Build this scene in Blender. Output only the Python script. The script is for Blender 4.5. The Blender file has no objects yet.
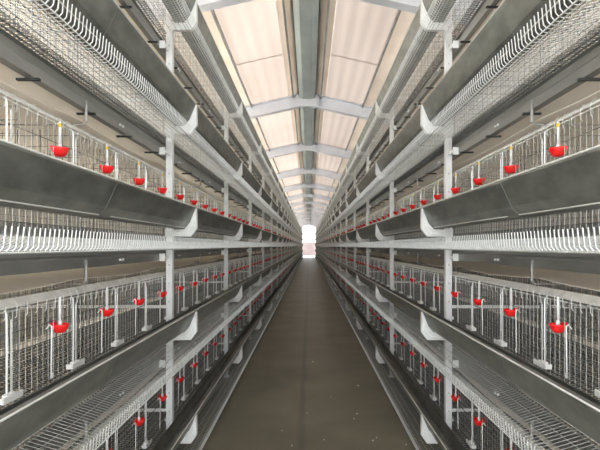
import bpy, math, random
from mathutils import Vector, Matrix
random.seed(7)
C = bpy.context.scene.collection
U = 0.0066                 # metres per unit of the section drawing
F = 470.0
EYE = 1.45
Z1 = F*U
S = Z1/1.47                # bay length
PITCH = 103*U
CELL = S/5
NBAY = 28
YEND = S*(NBAY+.47)
def post_y(k): return S*(k+.47)
def tier_z(t): return EYE+(t-2)*PITCH

# ------------------------------------------------------------------ materials
def nt(name):
    m = bpy.data.materials.new(name); m.use_nodes = True
    t = m.node_tree; b = t.nodes['Principled BSDF']
    return m, t, b
def noisy(name, c1, c2, scale=8, rough=.5, metal=0., stretch=(1,1,1), bump=0., rough2=None, detail=6):
    m, t, b = nt(name)
    tc = t.nodes.new('ShaderNodeTexCoord'); mp = t.nodes.new('ShaderNodeMapping')
    mp.inputs['Scale'].default_value = stretch
    n = t.nodes.new('ShaderNodeTexNoise'); n.inputs['Scale'].default_value = scale; n.inputs['Detail'].default_value = detail
    r = t.nodes.new('ShaderNodeValToRGB')
    r.color_ramp.elements[0].position = .35; r.color_ramp.elements[1].position = .65
    r.color_ramp.elements[0].color = (*c1, 1); r.color_ramp.elements[1].color = (*c2, 1)
    t.links.new(tc.outputs['Object'], mp.inputs['Vector']); t.links.new(mp.outputs[0], n.inputs['Vector'])
    t.links.new(n.outputs['Fac'], r.inputs['Fac']); t.links.new(r.outputs[0], b.inputs['Base Color'])
    b.inputs['Roughness'].default_value = rough; b.inputs['Metallic'].default_value = metal
    if rough2 is not None:
        mr = t.nodes.new('ShaderNodeMapRange'); mr.inputs['To Min'].default_value = rough; mr.inputs['To Max'].default_value = rough2
        t.links.new(n.outputs['Fac'], mr.inputs['Value']); t.links.new(mr.outputs[0], b.inputs['Roughness'])
    if bump:
        bp = t.nodes.new('ShaderNodeBump'); bp.inputs['Strength'].default_value = bump; bp.inputs['Distance'].default_value = .01
        t.links.new(n.outputs['Fac'], bp.inputs['Height']); t.links.new(bp.outputs[0], b.inputs['Normal'])
    return m
def translucent(name, col, col2, w=.7, scale=2, stretch=(1,1,1)):
    m = noisy(name, col, col2, scale, .6, 0, stretch)
    t = m.node_tree; b = t.nodes['Principled BSDF']; out = t.nodes['Material Output']
    tr = t.nodes.new('ShaderNodeBsdfTranslucent'); mx = t.nodes.new('ShaderNodeMixShader'); mx.inputs[0].default_value = w
    t.links.new(b.inputs['Base Color'].links[0].from_socket, tr.inputs['Color'])
    t.links.new(b.outputs[0], mx.inputs[1]); t.links.new(tr.outputs[0], mx.inputs[2]); t.links.new(mx.outputs[0], out.inputs['Surface'])
    return m
M = {}
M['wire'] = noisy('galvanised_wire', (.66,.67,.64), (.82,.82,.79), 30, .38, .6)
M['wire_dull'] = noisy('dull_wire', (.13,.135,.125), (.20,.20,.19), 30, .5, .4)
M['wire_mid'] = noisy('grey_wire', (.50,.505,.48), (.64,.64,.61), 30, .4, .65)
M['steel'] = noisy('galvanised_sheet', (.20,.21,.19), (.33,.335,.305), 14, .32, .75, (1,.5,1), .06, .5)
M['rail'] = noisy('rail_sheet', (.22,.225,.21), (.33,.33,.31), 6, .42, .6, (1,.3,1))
M['post'] = noisy('post_zinc', (.76,.77,.75), (.86,.86,.84), 12, .4, .15)
M['plate'] = noisy('white_plate', (.84,.85,.82), (.93,.93,.90), 14, .4, 0.0)
M['strip'] = noisy('pale_strip', (.66,.65,.61), (.80,.79,.75), 12, .45, .2)
M['foot'] = noisy('white_plastic', (.80,.80,.78), (.90,.90,.88), 20, .4)
M['red'] = noisy('red_plastic', (.80,.012,.014), (.92,.03,.025), 25, .35)
M['yellow'] = noisy('yellow_plastic', (.75,.50,.05), (.85,.62,.08), 25, .4)
M['dark'] = noisy('dark_slot', (.02,.02,.02), (.04,.04,.04), 20, .7)
M['belt'] = translucent('belt_plastic', (.91,.87,.815), (.95,.915,.865), .76, 1.5, (1,.5,1))
M['rafter'] = noisy('painted_beam', (.58,.59,.63), (.66,.67,.71), 3, .5, .1)
M['ridge'] = noisy('ridge_sheet', (.27,.30,.29), (.38,.41,.39), 3, .5, .2, (1,.4,1))
M['sheet'] = translucent('roof_sheet', (.68,.61,.54), (.78,.71,.64), .26, 1.2)
M['skylight'] = translucent('skylight_sheet', (.43,.388,.358), (.47,.428,.398), .74, .8, (1,.35,1))
M['added_curtain'] = translucent('added_light_curtain', (.92,.92,.89), (.96,.96,.93), .88, 2)  # unseen translucent band, added to bring side light onto belts and ceiling
M['purlin'] = noisy('purlin', (.25,.24,.23), (.33,.32,.30), 5, .5, .2)
M['wall'] = noisy('wall_panel', (.36,.36,.34), (.48,.47,.44), 2, .7)
M['outdoor'] = noisy('pale_concrete', (.6,.6,.58), (.7,.7,.68), 1, .8)
M['pink'] = noisy('pink_plaster', (.20,.155,.15), (.24,.19,.18), 2, .8)
M['speck'] = noisy('grain', (.75,.68,.52), (.88,.82,.68), 40, .6)

def floor_mat():
    m, t, b = nt('worn_concrete')
    tc = t.nodes.new('ShaderNodeTexCoord')
    n1 = t.nodes.new('ShaderNodeTexNoise'); n1.inputs['Scale'].default_value = 1.6; n1.inputs['Detail'].default_value = 8
    n2 = t.nodes.new('ShaderNodeTexNoise'); n2.inputs['Scale'].default_value = 60; n2.inputs['Detail'].default_value = 4
    for n in (n1, n2): t.links.new(tc.outputs['Object'], n.inputs['Vector'])
    r = t.nodes.new('ShaderNodeValToRGB'); e = r.color_ramp.elements
    e[0].position = .3; e[1].position = .72; e[0].color = (.15,.132,.088,1); e[1].color = (.235,.21,.145,1)
    t.links.new(n1.outputs['Fac'], r.inputs['Fac'])
    mx = t.nodes.new('ShaderNodeMix'); mx.data_type = 'RGBA'; mx.blend_type = 'MULTIPLY'; mx.inputs[0].default_value = .35
    t.links.new(r.outputs[0], mx.inputs[6]); t.links.new(n2.outputs['Fac'], mx.inputs[7])
    # the worn seam where two pours meet along the aisle
    sp = t.nodes.new('ShaderNodeSeparateXYZ'); t.links.new(tc.outputs['Object'], sp.inputs[0])
    nx = t.nodes.new('ShaderNodeMath'); nx.operation = 'MULTIPLY_ADD'; nx.inputs[1].default_value = .05
    t.links.new(n1.outputs['Fac'], nx.inputs[0]); t.links.new(sp.outputs[0], nx.inputs[2])
    ad = t.nodes.new('ShaderNodeMath'); ad.operation = 'ADD'; ad.inputs[1].default_value = .035
    t.links.new(nx.outputs[0], ad.inputs[0])
    ab = t.nodes.new('ShaderNodeMath'); ab.operation = 'ABSOLUTE'; t.links.new(ad.outputs[0], ab.inputs[0])
    sm = t.nodes.new('ShaderNodeMapRange'); sm.interpolation_type = 'SMOOTHSTEP'
    sm.inputs['From Min'].default_value = .004; sm.inputs['From Max'].default_value = .05
    sm.inputs['To Min'].default_value = .72; sm.inputs['To Max'].default_value = 1
    t.links.new(ab.outputs[0], sm.inputs['Value'])
    m2 = t.nodes.new('ShaderNodeMix'); m2.data_type = 'RGBA'; m2.blend_type = 'MULTIPLY'; m2.inputs[0].default_value = 1
    t.links.new(mx.outputs[2], m2.inputs[6]); t.links.new(sm.outputs[0], m2.inputs[7])
    t.links.new(m2.outputs[2], b.inputs['Base Color'])
    b.inputs['Roughness'].default_value = .5
    bp = t.nodes.new('ShaderNodeBump'); bp.inputs['Strength'].default_value = .15; bp.inputs['Distance'].default_value = .01
    t.links.new(n2.outputs['Fac'], bp.inputs['Height']); t.links.new(bp.outputs[0], b.inputs['Normal'])
    return m
M['floor'] = floor_mat()

# ------------------------------------------------------------------ mesh builder
class MB:
    def __init__(s): s.v = []; s.f = []; s.mi = []; s.mats = []
    def _m(s, m):
        if m not in s.mats: s.mats.append(m)
        return s.mats.index(m)
    def face(s, idx, m): s.f.append(idx); s.mi.append(s._m(m))
    def box(s, a, b, m):
        x0,y0,z0 = a; x1,y1,z1 = b
        if x0 > x1: x0,x1 = x1,x0
        n = len(s.v)
        s.v += [(x0,y0,z0),(x1,y0,z0),(x1,y1,z0),(x0,y1,z0),(x0,y0,z1),(x1,y0,z1),(x1,y1,z1),(x0,y1,z1)]
        for q in ((0,3,2,1),(4,5,6,7),(0,1,5,4),(1,2,6,5),(2,3,7,6),(3,0,4,7)):
            s.face([n+i for i in q], m)
    def tube(s, pts, r, m, n=4):
        P = [Vector(p) for p in pts]; rings = []
        for i, p in enumerate(P):
            d = ((P[min(i+1,len(P)-1)]-p).normalized() if i < len(P)-1 else Vector())+((p-P[i-1]).normalized() if i else Vector())
            d = d.normalized() if d.length > 1e-6 else Vector((0,0,1))
            up = Vector((0,1,0)) if abs(d.y) < .7 else Vector((0,0,1))
            a = d.cross(up).normalized(); b = d.cross(a)
            base = len(s.v); rings.append(base)
            for k in range(n):
                t = 2*math.pi*(k+.5)/n
                q = p+(a*math.cos(t)+b*math.sin(t))*r; s.v.append(tuple(q))
        for i in range(len(P)-1):
            for k in range(n):
                s.face([rings[i]+k, rings[i]+(k+1)%n, rings[i+1]+(k+1)%n, rings[i+1]+k], m)
        s.face([rings[0]+k for k in range(n)][::-1], m); s.face([rings[-1]+k for k in range(n)], m)
    def strip(s, prof, th, y0, y1, m, seg=1):
        """open profile (x,z) thickened and run along y"""
        L = []; P = [Vector(p) for p in prof]
        for i, p in enumerate(P):
            d = Vector((0,0))
            if i: d += (p-P[i-1]).normalized()
            if i < len(P)-1: d += (P[i+1]-p).normalized()
            d.normalize(); L.append(p+Vector((-d.y, d.x))*th)
        loop = [tuple(p) for p in P]+[tuple(p) for p in reversed(L)]
        s.prism(loop, y0, y1, m, seg)
    def prism(s, loop, y0, y1, m, seg=1):
        n = len(loop); base = len(s.v)
        for j in range(seg+1):
            y = y0+(y1-y0)*j/seg
            s.v += [(x,y,z) for x,z in loop]
        for j in range(seg):
            a = base+j*n; b = a+n
            for k in range(n):
                s.face([a+k, a+(k+1)%n, b+(k+1)%n, b+k], m)
        s.face([base+k for k in range(n)][::-1], m); s.face([base+seg*n+k for k in range(n)], m)
    def lathe(s, prof, c, m, n=14, sx=1, sy=1):
        base = len(s.v)
        for r, z in prof:
            for k in range(n):
                t = 2*math.pi*k/n
                s.v.append((c[0]+r*sx*math.cos(t), c[1]+r*sy*math.sin(t), c[2]+z))
        for i in range(len(prof)-1):
            for k in range(n):
                a = base+i*n; b = a+n
                s.face([a+k, a+(k+1)%n, b+(k+1)%n, b+k], m)
        s.face([base+k for k in range(n)][::-1], m); s.face([base+(len(prof)-1)*n+k for k in range(n)], m)
    def join(s, o):
        n = len(s.v); s.v += o.v
        for f, i in zip(o.f, o.mi): s.face([n+k for k in f], o.mats[i])
    def mesh(s, name, smooth=False):
        me = bpy.data.meshes.new(name); me.from_pydata(s.v, [], s.f)
        for m in s.mats: me.materials.append(M[m])
        me.polygons.foreach_set('material_index', s.mi)
        import bmesh
        bm = bmesh.new(); bm.from_mesh(me); bmesh.ops.recalc_face_normals(bm, faces=bm.faces)
        bm.to_mesh(me); bm.free()
        if smooth: me.polygons.foreach_set('use_smooth', [True]*len(me.polygons))
        me.update(); return me
def link(name, me, parent=None, loc=(0,0,0)):
    o = bpy.data.objects.new(name, me); C.objects.link(o); o.location = loc
    if parent: o.parent = parent
    return o
def empty(name, loc):
    o = bpy.data.objects.new(name, None); C.objects.link(o); o.location = loc; o.empty_display_size = .1
    return o
def tag(o, label, cat, group=None, kind=None):
    o['label'] = label; o['category'] = cat
    if group: o['group'] = group
    if kind: o['kind'] = kind
    return o
def struct(name, mb, label=None):
    o = link(name, mb.mesh(name)); o['kind'] = 'structure'
    if label: o['label'] = label; o['category'] = name.split('_')[0]
    return o

ORD = ['first','second','third','fourth','fifth','sixth','seventh','eighth','ninth','tenth','eleventh','twelfth','thirteenth',
       'fourteenth','fifteenth','sixteenth','seventeenth','eighteenth','nineteenth','twentieth','twenty-first','twenty-second',
       'twenty-third','twenty-fourth','twenty-fifth','twenty-sixth','twenty-seventh','twenty-eighth','twenty-ninth','thirtieth']
TIER = ['floor-level tier','second tier up','eye-level tier','fourth tier up','topmost tier']
ROW = {-1:'left', 1:'right'}

# ------------------------------------------------------------------ cage geometry (local x measured outwards from the cage front)
CF = 147                                   # cage front
def lx(X): return (X-CF)*U                 # section x -> local x for the right-hand row
def lz(h): return -h*U                     # section h (down) -> local z
def mir(mb, side):
    if side < 0:
        mb.v = [(-x,y,z) for x,y,z in mb.v]; mb.f = [f[::-1] for f in mb.f]
    return mb
GX = .004                                  # gap between neighbouring units
def g_tray():
    b = MB(); y0, y1 = GX, S-GX
    n = 88; prof = [(107.8,-7.2),(108.6,0.4),(110.2,2.2),(114,2.6),(126,-.5),(141,-5)]
    for i in range(n):
        y = y0+(i+.5)*(y1-y0)/n
        b.tube([(lx(X),y,lz(h)) for X,h in prof[:3]], .0019, 'wire')
        b.tube([(lx(X),y,lz(h)) for X,h in prof[2:]], .0013, 'wire_mid')
    for X, h, r in ((110.2,2.0,.0026),(112.6,2.9,.0016),(115,3.0,.0022),(120,1.7,.0015),(126,.1,.0016),(134,-2.2,.0018),(141,-4.2,.002)):
        b.tube([(lx(X),y0,lz(h)),(lx(X),y1,lz(h))], r, 'wire_mid' if X > 111 else 'wire')
    return b
def g_floor():
    b = MB(); y0, y1 = GX, S-GX
    n = 84
    for i in range(n):
        y = y0+(i+.5)*(y1-y0)/n
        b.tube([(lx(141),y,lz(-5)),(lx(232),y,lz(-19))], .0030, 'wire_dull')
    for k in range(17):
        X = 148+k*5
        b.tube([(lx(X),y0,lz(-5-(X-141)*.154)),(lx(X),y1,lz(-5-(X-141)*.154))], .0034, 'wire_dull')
    return b
def g_front():
    b = MB(); y0, y1 = GX, S-GX
    n = 60
    for i in range(n):
        y = y0+(i+.5)*(y1-y0)/n
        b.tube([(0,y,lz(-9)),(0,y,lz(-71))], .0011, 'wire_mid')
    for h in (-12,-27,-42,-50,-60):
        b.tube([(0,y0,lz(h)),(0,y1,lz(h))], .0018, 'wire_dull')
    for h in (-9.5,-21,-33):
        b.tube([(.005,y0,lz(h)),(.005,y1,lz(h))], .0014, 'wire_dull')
    return b
def g_rail():
    b = MB(); y0, y1 = GX, S-GX
    b.strip([(-.006,lz(-72.6)),(-.007,lz(-73.6)),(.022,lz(-76.5)),(.024,lz(-75.8))], .0015, y0, y1, 'strip')
    b.tube([(-.004,y0,lz(-71.0)),(-.004,y1,lz(-71.0))], .0030, 'wire')
    n = 36
    for i in range(n):
        y = y0+(i+.5)*(y1-y0)/n
        b.tube([(.010,y,lz(-76.2)),(.004,y,lz(-76.0)),(-.0085,y,lz(-73.5)),(-.006,y,lz(-68)),(0,y,lz(-67))], .0015, 'wire')
    return b
def g_back():
    b = MB(); y0, y1 = GX, S-GX; x = lx(232)
    for i in range(56):
        y = y0+(i+.5)*(y1-y0)/56
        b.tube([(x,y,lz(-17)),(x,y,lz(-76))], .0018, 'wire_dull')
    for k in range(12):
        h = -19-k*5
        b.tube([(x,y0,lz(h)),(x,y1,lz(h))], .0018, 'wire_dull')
    return b
def g_roofmesh():
    b = MB(); y0, y1 = GX, S-GX
    for i in range(26):
        y = y0+(i+.5)*(y1-y0)/26
        b.tube([(0,y,lz(-76)),(lx(232),y,lz(-76.5))], .0016, 'wire_dull')
    for k in range(5):
        X = 160+k*16
        b.tube([(lx(X),y0,lz(-76.3)),(lx(X),y1,lz(-76.3))], .0018, 'wire_dull')
    return b
def g_partition():
    b = MB()
    for k in range(18):
        x = lx(149+k*4.8)
        b.tube([(x,0,lz(-8-(k*4.8)*.154)),(x,0,lz(-75))], .0015, 'wire_dull')
    for k in range(8):
        h = -22-k*7
        b.tube([(lx(148),0,lz(h)),(lx(231),0,lz(h))], .0016, 'wire_dull')
    return b
def g_cup():      # origin at the rim centre
    b = MB()
    b.lathe([(.006,-.028),(.016,-.027),(.023,-.020),(.029,-.008),(.033,.002),(.033,.006),(.029,.006),(.025,-.006),(.016,-.015),(.004,-.017)], (0,0,0), 'red', 16)
    b.box((-.031,-.003,-.002),(.031,.003,.004), 'red')
    b.box((.018,-.014,.0),(.030,.014,.012), 'red')
    return b
def g_tube():
    b = MB()
    b.tube([(0,0,.11),(0,0,.02)], .0045, 'foot', 8); b.tube([(0,0,.02),(0,0,-.012)], .0065, 'post', 8)
    b.lathe([(.004,.0),(.008,.004),(.008,.014),(.004,.018)], (0,0,.0), 'post', 8)
    return b
def g_clip():
    b = MB(); b.box((-.006,-.006,.093),(.006,.006,.100), 'yellow'); b.lathe([(.0055,0),(.007,.004),(.0055,.008)], (0,0,.086), 'yellow', 8)
    return b
def g_rod(): # bolt rod with a thick round section, local origin at base on the trough's rear edge
    b = MB(); z0 = lz(-30); z1 = lz(-70)
    b.tube([(-.008,0,z0),(-.009,0,(z0+z1)/2),(-.008,0,z1),(0,0,z1+.012)], .0029, 'post', 6)
    b.tube([(-.008,.022,z0),(-.008,.022,z1-.02)], .0022, 'wire', 5)
    b.tube([(-.008,0,z0+.06),(-.008,.022,z0+.06)], .0022, 'wire', 5)
    return b
def g_foot():
    b = MB(); z = lz(-30)
    b.box((-.030,-.045,z-.004),(-.002,.045,z+.002), 'foot')
    b.box((-.032,-.048,z-.009),(-.027,.048,z+.012), 'foot')
    b.box((-.032,-.048,z-.009),(-.004,-.043,z+.010), 'foot')
    b.box((-.022,-.018,z),(-.004,.022,z+.012), 'foot')
    return b
def g_hook():
    b = MB(); z1 = lz(-58); z0 = lz(-29)
    b.tube([(0,0,z1-.01),(-.012,0,z1+.006),(-.020,0,z1),(-.020,0,z1-.02),(-.018,0,z0+.015),(-.015,.004,z0),(-.013,.016,z0-.003),(-.013,.022,z0+.014)], .0026, 'post', 6)
    return b
GEN = dict(egg_tray=g_tray, wire_floor=g_floor, front_grille=g_front, top_rail=g_rail, back_grille=g_back, wire_roof=g_roofmesh,
           partition=g_partition, drinker_cup=g_cup, drop_tube=g_tube, clip=g_clip, slide_rod=g_rod, foot_plate=g_foot, hook_rod=g_hook)
MESH = {}
for side in (-1,1):
    for k, g in GEN.items(): MESH[k,side] = mir(g(), side).mesh(k, k in ('drinker_cup','drop_tube'))
cup_x = lambda side: side*lx(149)*.0+side*(-.008)
CUPZ = lz(-56.5)
cups = [.402+CELL*j for j in range(5)]
def cage_mb(side, cups_too):
    """the whole cage as one mesh, for the far bays"""
    b = MB()
    for k in ('egg_tray','wire_floor','front_grille','top_rail','back_grille','wire_roof'): b.join(mir(GEN[k](), side))
    for j in range(5):
        p = mir(g_partition(), side); p.v = [(x,y+.16+CELL*j,z) for x,y,z in p.v]; b.join(p)
    if cups_too:
        for y in cups:
            for g, dy, dz, dx in ((g_cup,0,CUPZ,cup_x(side)),(g_tube,0,CUPZ,cup_x(side)),(g_rod,-.32,0,0),(g_foot,-.32,0,0),(g_hook,-.08,0,0)):
                p = mir(g(), side); p.v = [(x+dx,y_+y+dy,z+dz) for x,y_,z in p.v]; b.join(p)
    return b
WHOLE = {(s,c): cage_mb(s,c).mesh('poultry_cage') for s in (-1,1) for c in (True,False)}
def body_mb(side):
    b = MB()
    for k in ('wire_floor','back_grille','wire_roof'): b.join(mir(GEN[k](), side))
    for j in range(5):
        p = mir(g_partition(), side); p.v = [(x,y+.16+CELL*j,z) for x,y,z in p.v]; b.join(p)
    return b
BODY = {s: body_mb(s).mesh('wire_body') for s in (-1,1)}
FULL, MID = 4, 9
for side in (-1,1):
    for t in range(5):
        for k in range(NBAY):
            loc = (side*CF*U, post_y(k), tier_z(t))
            lab = f"grey wire hen cage, {ROW[side]} row, {ORD[k]} bay from the camera, {TIER[t]}"
            grp = f"wire hen cages along the {TIER[t]} of the {ROW[side]} row"
            if k >= MID:
                o = link('poultry_cage', WHOLE[side, t < 3 and k < 13], None, loc); tag(o, lab, 'cage', grp); continue
            r = tag(empty('poultry_cage', loc), lab, 'cage', grp)
            P = lambda n, l=(0,0,0), par=r: link(n, MESH[n,side], par, l)
            P('egg_tray'); P('front_grille'); P('top_rail')
            if k < FULL:
                P('wire_floor'); P('back_grille')
                if t == 4: P('wire_roof')
                for j in range(5): P('partition', (0,.16+CELL*j,0))
            else:
                link('wire_body', BODY[side], r)
            if t < 3:
                for j, y in enumerate(cups):
                    c = P('drinker_cup', (cup_x(side), y, CUPZ)); c['label'] = 'red plastic drinker cup'
                    P('drop_tube', (0,0,0), c)
                    if k < FULL:
                        if t == 2: q = P('clip', (0,0,0), c); q['label'] = 'small yellow clip'
                        d = P('slide_rod', (0,y-.32,0)); P('foot_plate', (0,0,0), d)['label'] = 'white foot plate'
                        if t < 2: P('hook_rod', (0,y-.08,0))
                    else:
                        d = P('slide_rod', (0,y-.32,0)); P('foot_plate', (0,0,0), d)['label'] = 'white foot plate'

# ------------------------------------------------------------------ posts with brackets
ztop = tier_z(4)+80*U
def g_post():
    b = MB(); x0 = 0
    w = .0205; th = .003
    for dz in (0,):
        b.box((-w,-w,.0),(-w+th,w,ztop), 'post'); b.box((w-th,-w,.0),(w,w,ztop), 'post')
        b.box((-w+th,-w,.0),(w-th,-w+th,ztop), 'post'); b.box((-w+th,w-th,0),(w-th,w,ztop), 'post')
    z = .12
    while z < ztop-.05:
        b.box((-.0025,-w-.0006,z),(.0025,-w+.001,z+.010), 'purlin')
        z += .12
    b.box((-.035,-.035,0),(.035,.035,.006), 'post')
    return b
def g_bracket():   # local origin on the post axis at tier height
    b = MB(); q = lambda X, h: ((X-139)*U, -h*U)
    outer = [(112.2,-37.5),(111.6,-17.5),(117.5,-9.2),(138,-9.2)]
    inner = [(138,-16.0),(124.2,-16.8),(119.0,-22.8),(112.9,-37.3)]
    loop = [q(*p) for p in outer+inner]
    b.prism(loop, -.014, -.011, 'plate')
    # folded rim flange round the outside and two pressed ribs
    b.strip([q(*p) for p in outer], .002, -.014, .016, 'plate')
    for d in (.35, .68):
        pts = []
        for a, i in zip(outer, reversed(inner)):
            X = a[0]+(i[0]-a[0])*d; h = a[1]+(i[1]-a[1])*d; x, z = q(X,h); pts.append((x,-.0145,z))
        b.tube(pts, .004, 'plate', 6)
    b.box(((134-139)*U,-.016,9*U),((143-139)*U,-.0195,17*U), 'plate')
    return b
def g_cross():
    b = MB()
    b.box((.02,-.012,41*U),((300-139)*U,.0,44*U), 'post'); b.box((.02,-.012,41*U),((300-139)*U,.012,41*U+.002), 'post')
    return b
def g_plate():
    b = MB(); q = lambda X: (X-139)*U
    b.box((q(139.2),-.104,-14.5*U),(q(144.6),-.100,-7.4*U), 'plate')
    b.box((q(139.2),-.100,-12.5*U),(q(139.8),-.0207,-9.5*U), 'plate')
    return b
PM = {}
for s in (-1,1):
    for n, g in (('support_post',g_post),('trough_bracket',g_bracket),('cross_bar',g_cross),('belt_plate',g_plate)): PM[n,s] = mir(g(), s).mesh(n)
for s in (-1,1):
    for k in range(1, NBAY+1):
        r = link('support_post', PM['support_post',s], None, (s*139*U, post_y(k), 0))
        tag(r, f"upright slotted steel post, {ORD[k-1]} visible from the camera in the {ROW[s]} cage row", 'post', f"upright posts of the {ROW[s]} cage row")
        for t in range(5):
            link('trough_bracket', PM['trough_bracket',s], r, (0,0,tier_z(t)))['label'] = 'white trough bracket'
            if k < 12:
                link('cross_bar', PM['cross_bar',s], r, (0,0,tier_z(t)))
                if t: link('belt_plate', PM['belt_plate',s], r, (0,0,tier_z(t)))['label'] = 'white square belt plate'

# ------------------------------------------------------------------ long runs: troughs, belts, belt rails
Y0 = post_y(0)-.3; Y1 = post_y(NBAY)
def g_trough():
    b = MB()
    prof = [(116.0,-37.6),(115.6,-39.4),(113.0,-39.2),(112.8,-37.4),(119.4,-23.2),(124.5,-17.6),(134,-17.2),(135.4,-20),(135.8,-30.5),(134.4,-31.6)]
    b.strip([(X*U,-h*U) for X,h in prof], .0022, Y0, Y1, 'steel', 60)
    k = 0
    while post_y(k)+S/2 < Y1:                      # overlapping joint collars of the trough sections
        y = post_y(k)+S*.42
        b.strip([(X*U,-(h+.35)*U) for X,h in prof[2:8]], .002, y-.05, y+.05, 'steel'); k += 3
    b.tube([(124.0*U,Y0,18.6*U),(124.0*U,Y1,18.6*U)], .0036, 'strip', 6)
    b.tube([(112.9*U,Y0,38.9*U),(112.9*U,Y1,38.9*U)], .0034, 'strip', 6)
    return b
def g_belt(low):
    b = MB(); step = S/8; n = int((Y1-Y0)/step)
    hs = ((7,False),(20.5,True)) if low else ((7,False),)
    for h, sag in hs:
        base = len(b.v)
        for i in range(n+1):
            y = Y0+i*step
            ph = ((y-post_y(0))/(S/2)) % 1
            sg = -.018*math.sin(math.pi*ph) if sag else -.004*math.sin(math.pi*ph)
            for X in (149,240,330):
                for d in (0,.0025): b.v.append((X*U, y, -h*U+sg*(1 if X==149 else .7)-d))
        for i in range(n):
            a = base+i*6; c = a+6
            for q in ((0,2,8,6),(2,4,10,8),(1,7,9,3),(3,9,11,5),(0,6,7,1),(4,5,11,10)):
                b.face([a+j for j in q], 'belt')
        b.face([base+j for j in (0,1,3,2)], 'belt'); b.face([base+j for j in (2,3,5,4)], 'belt')
    return b
def g_side_rail():
    b = MB()
    b.strip([(146.5*U,.6*U),(148.2*U,-.6*U),(148.2*U,-6.2*U),(145*U,-7.3*U),(144.6*U,-8*U),(144.6*U,-14.2*U),(149*U,-14.6*U)], .002, Y0, Y1, 'rail', 40)
    for k in range(NBAY*2):
        y = post_y(0)+k*S/2+.32
        if y < Y1:
            for dy in (0,.035): b.lathe([(.006,0),(.006,.0),(.003,.0)], (144.2*U,y+dy,-11*U), 'post', 6)
            b.box((143.4*U,y-.005,-10*U-.008),(144.8*U,y+.005,-10*U+.002), 'post')
            b.box((143.4*U,y+.030,-10*U-.008),(144.8*U,y+.040,-10*U+.002), 'post')
    return b
def g_rest():     # support rod under the return strand, hung by a hooked strap
    b = MB()
    b.tube([(144*U,0,-9*U),(144*U,0,-22.3*U),(146*U,0,-24.6*U),(320*U,0,-24.6*U)], .0032, 'purlin', 6)
    b.tube([(144*U,0,-9*U),(144*U,0,-23*U)], .006, 'purlin', 6)
    b.box((143.4*U,-.008,-12*U),(144.8*U,.008,-9*U), 'rail')
    return b
def g_slat():     # short dark cross slat under the belt
    b = MB(); b.box((141*U,-.007,-16.4*U),(153*U,.007,-15.2*U), 'dark'); return b
for s in (-1,1):
    tm = mir(g_trough(), s).mesh('feed_trough'); bm_ = mir(g_belt(True), s).mesh('manure_belt'); b0 = mir(g_belt(False), s).mesh('manure_belt')
    sr = mir(g_side_rail(), s).mesh('belt_side_rail'); rm = mir(g_rest(), s).mesh('support_rod'); sl = mir(g_slat(), s).mesh('cross_slat')
    for t in range(5):
        z = tier_z(t)
        tag(link('feed_trough', tm, None, (0,0,z)), f"long galvanised feed trough running along the {TIER[t]} of the {ROW[s]} row", 'trough', 'long feed troughs')
        tag(link('manure_belt', bm_ if t else b0, None, (0,0,z)), f"pale plastic manure belt beneath the {TIER[t]} of the {ROW[s]} row", 'belt', 'manure belts under the cages')
        if t:
            r = link('belt_side_rail', sr, None, (0,0,z))
            tag(r, f"grey folded steel rail edging the belt under the {TIER[t]}, {ROW[s]} row", 'rail', 'belt side rails')
            for k in range(12):
                link('support_rod', rm, r, (0, post_y(k)+S*.48, 0))
                for d in ((.1,.3,.5,.7,.9) if k < 4 and t > 2 else ()): link('cross_slat', sl, r, (0, post_y(k)+S*d, 0))

# ------------------------------------------------------------------ roof
RIDGE = EYE+415*U; SL = .225; EAVE = 3.3
def rz(x, d=0): return RIDGE+d-SL*abs(x)
RS = 2*S; RY0 = RS*.17
nr = int((YEND+1-RY0)/RS)+1
def rafter():
    b = MB(); w = .07; H = .24; f = .014
    for s in (-1,1):
        for (za,zb,hw) in ((0,f,w),(f,H-f,.006),(H-f,H,w)):
            a = len(b.v)
            for x in (0, s*EAVE):
                for y in (-hw, hw):
                    for z in (za, zb): b.v.append((x, y, rz(x)+z))
            for q in ((0,1,3,2),(4,6,7,5),(0,4,5,1),(2,3,7,6),(0,2,6,4),(1,5,7,3)): b.face([a+i for i in q], 'rafter')
    b.box((-.22,-.078,RIDGE-.03),(.22,-.066,RIDGE+.19), 'rafter')
    for x in (-.17,-.06,.06,.17):
        for z in (.02,.12): b.box((x-.010,-.088,RIDGE+z-.010),(x+.010,-.078,RIDGE+z+.010), 'rafter')
    return b
rmesh = rafter().mesh('roof_rafter')
for i in range(nr):
    y = RY0+RS*(i+1)
    o = link('roof_rafter', rmesh, None, (0,y,0))
    tag(o, f"blue-grey steel roof rafter, {ORD[i]} overhead counting away from the camera", 'rafter', 'roof rafters')
YA = -1.0; YB = YEND+1.2; T = .25
def slab(b, x0, x1, y0, y1, m, th=.012, lift=0, corr=0):
    if not corr:
        a = len(b.v)
        for x in (x0,x1):
            for y in (y0,y1):
                for z in (0,th): b.v.append((x,y,rz(x,T+lift)+z))
        for q in ((0,1,3,2),(4,6,7,5),(0,4,5,1),(2,3,7,6),(0,2,6,4),(1,5,7,3)): b.face([a+i for i in q], m)
    else:
        n = corr*6; a = len(b.v)
        for i in range(n+1):
            x = x0+(x1-x0)*i/n; z = rz(x,T+lift)+.003*math.cos(2*math.pi*i/6)
            for y in (y0,y1): b.v += [(x,y,z),(x,y,z+.003)]
        for i in range(n):
            p = a+i*4; q = p+4
            b.face([p,p+2,q+2,q], m); b.face([p+1,q+1,q+3,p+3], m); b.face([p,q,q+1,p+1], m); b.face([p+2,p+3,q+3,q+2], m)
def add_struct(name, fn):
    b = MB(); fn(b); return struct(name, b)
PX0, PX1 = .36, 1.08
add_struct('ceiling', lambda b: [slab(b, s*x0, s*x1, YA, YB, 'sheet', .015) for s in (-1,1) for x0,x1 in ((.17,PX0),(PX1,EAVE+.15))])
wn = 1
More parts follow.
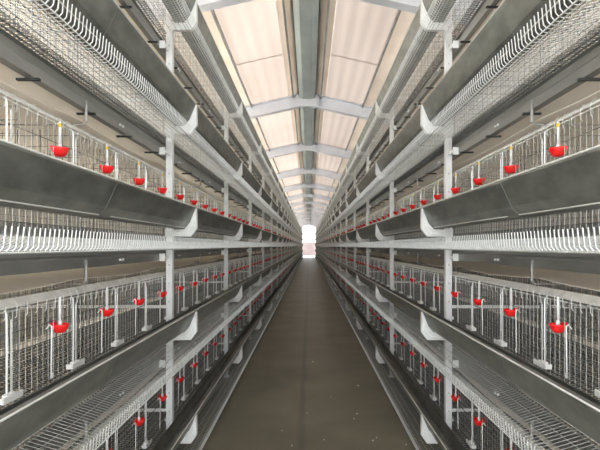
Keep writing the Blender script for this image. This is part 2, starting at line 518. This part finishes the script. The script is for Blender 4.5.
for s in (-1,1):
    for i in range(-1, nr):
        ya = RY0+RS*(i+1); yb = min(ya+RS, YB)
        b = MB(); slab(b, s*PX0, s*PX1, ya, ya+(yb-ya)*.53, 'skylight', .003, .012, 4); slab(b, s*PX0, s*PX1, ya+(yb-ya)*.524, yb+.04, 'skylight', .003, .018, 4)
        struct(f'window_{wn}', b); wn += 1
tn = 1
for x in (-PX1, -PX0+.09, PX0-.09, PX1):
    b = MB(); slab(b, x-.012, x+.012, YA, YB, 'purlin', .05, -.055)
    struct(f'trim_{tn}', b); tn += 1
b = MB()   # ridge duct
b.strip([(-.16,RIDGE+.215),(-.15,RIDGE+.13),(-.08,RIDGE+.10),(.08,RIDGE+.10),(.15,RIDGE+.13),(.16,RIDGE+.215)], .004, YA, YB, 'ridge', 30)
b.prism([(-.2,RIDGE+.215),(.2,RIDGE+.215),(.2,RIDGE+.25),(0,RIDGE+.29),(-.2,RIDGE+.25)], YA, YB, 'ridge')
struct('trim_5', b)

# ------------------------------------------------------------------ shell
add_struct('floor', lambda b: b.box((-EAVE,-2.5,-.12),(EAVE,YB,0), 'floor'))
for s, n in ((-1,'left'),(1,'right')):
    add_struct('wall_'+n, lambda b: [b.box((s*2.75,-1,0),(s*2.87,YB,1.86), 'wall'), b.box((s*2.80,-1,1.86),(s*2.803,YB,rz(2.75,T)-.01), 'added_curtain')])  # curtain above the solid wall is out of view, added to let light in
b = MB()
for s in (-1,1): b.prism([(s*.86,0),(s*2.74,0),(s*2.74,rz(2.74,T)-.02),(s*.86,rz(.86,T)-.02)], YEND+.9, YEND+1.05, 'wall')
struct('wall_far', b)
b = MB(); b.box((-40,YB+.001,-.10),(40,YB+60,-.02), 'outdoor'); o = struct('ground', b)
b = MB(); b.box((-6,YB+9,-.02),(6,YB+9.3,1.9), 'pink'); b.box((-6.05,YB+8.95,1.9),(6.05,YB+9.35,1.98), 'pink')
for k in range(7): b.box((-6+k*2-.12,YB+8.9,-.02),(-6+k*2+.12,YB+9.4,2.05), 'pink')
tag(link('yard_wall', b.mesh('yard_wall')), 'low pinkish yard wall in the glare beyond the open far end', 'wall')

# ------------------------------------------------------------------ flecks on the floor
for i, (px, py, sz) in enumerate(((358,386,1.5),(357,414,1.4),(354,419,1.0),(292,446,1.3),(307,413,.9),(373,441,1.6),(376.5,438,1.2),(406,445,1.3),(282,431,.9),(331,397,.8),(313,362,1.0),(324,440,.9))):
    y = EYE*F/(py-246); x = (px-309)*y/F; r = .5*sz*y/F*1.15
    b = MB(); b.lathe([(r*.5,0),(r,r*.35),(r*.8,r*.9),(r*.2,r*1.1)], (0,0,0), 'speck', 7, 1, 1.4)
    me = b.mesh('feed_fleck', True)
    for v in me.vertices: v.co *= random.uniform(.8,1.2)
    for v in me.vertices: v.co.z = max(v.co.z, 0)
    o = link('feed_fleck', me, None, (x,y,0)); o.rotation_euler.z = random.uniform(0,3)
    tag(o, 'small pale fleck of spilled feed lying on the concrete aisle floor', 'fleck', 'pale flecks on the aisle floor')

# ------------------------------------------------------------------ light, camera
w = bpy.data.worlds.new('World'); bpy.context.scene.world = w; w.use_nodes = True
bg = w.node_tree.nodes['Background']; bg.inputs[0].default_value = (.93,.96,1,1); bg.inputs[1].default_value = 4.5
sd = bpy.data.lights.new('sun', 'SUN'); sd.energy = 21; sd.angle = math.radians(3); sd.color = (1,.97,.93)
so = bpy.data.objects.new('sun', sd); C.objects.link(so); so.rotation_euler = Vector((-.9,.1,.5)).to_track_quat('Z','Y').to_euler()
cd = bpy.data.cameras.new('camera'); cd.sensor_width = 36; cd.lens = F/600*36; cd.clip_end = 300; cd.clip_start = .02
cd.shift_x = -(309-300)/600; cd.shift_y = (246-225)/600
co = bpy.data.objects.new('camera', cd); C.objects.link(co); co.location = (0,0,EYE); co.rotation_euler = (math.pi/2,0,0)
for o in C.objects:                       # the ridge line runs a hand's width left of the lens
    if o.name.split('.')[0] in ('ceiling','roof_rafter') or o.name.startswith(('window_','trim_')): o.location.x -= .036
sc = bpy.context.scene; sc.camera = co
sc.view_settings.view_transform = 'Standard'; sc.view_settings.look = 'None'; sc.view_settings.gamma = 1
sc.view_settings.use_curve_mapping = False
sc.view_settings.exposure = 0.0
sc.cycles.max_bounces = 10; sc.cycles.diffuse_bounces = 6; sc.cycles.transmission_bounces = 8
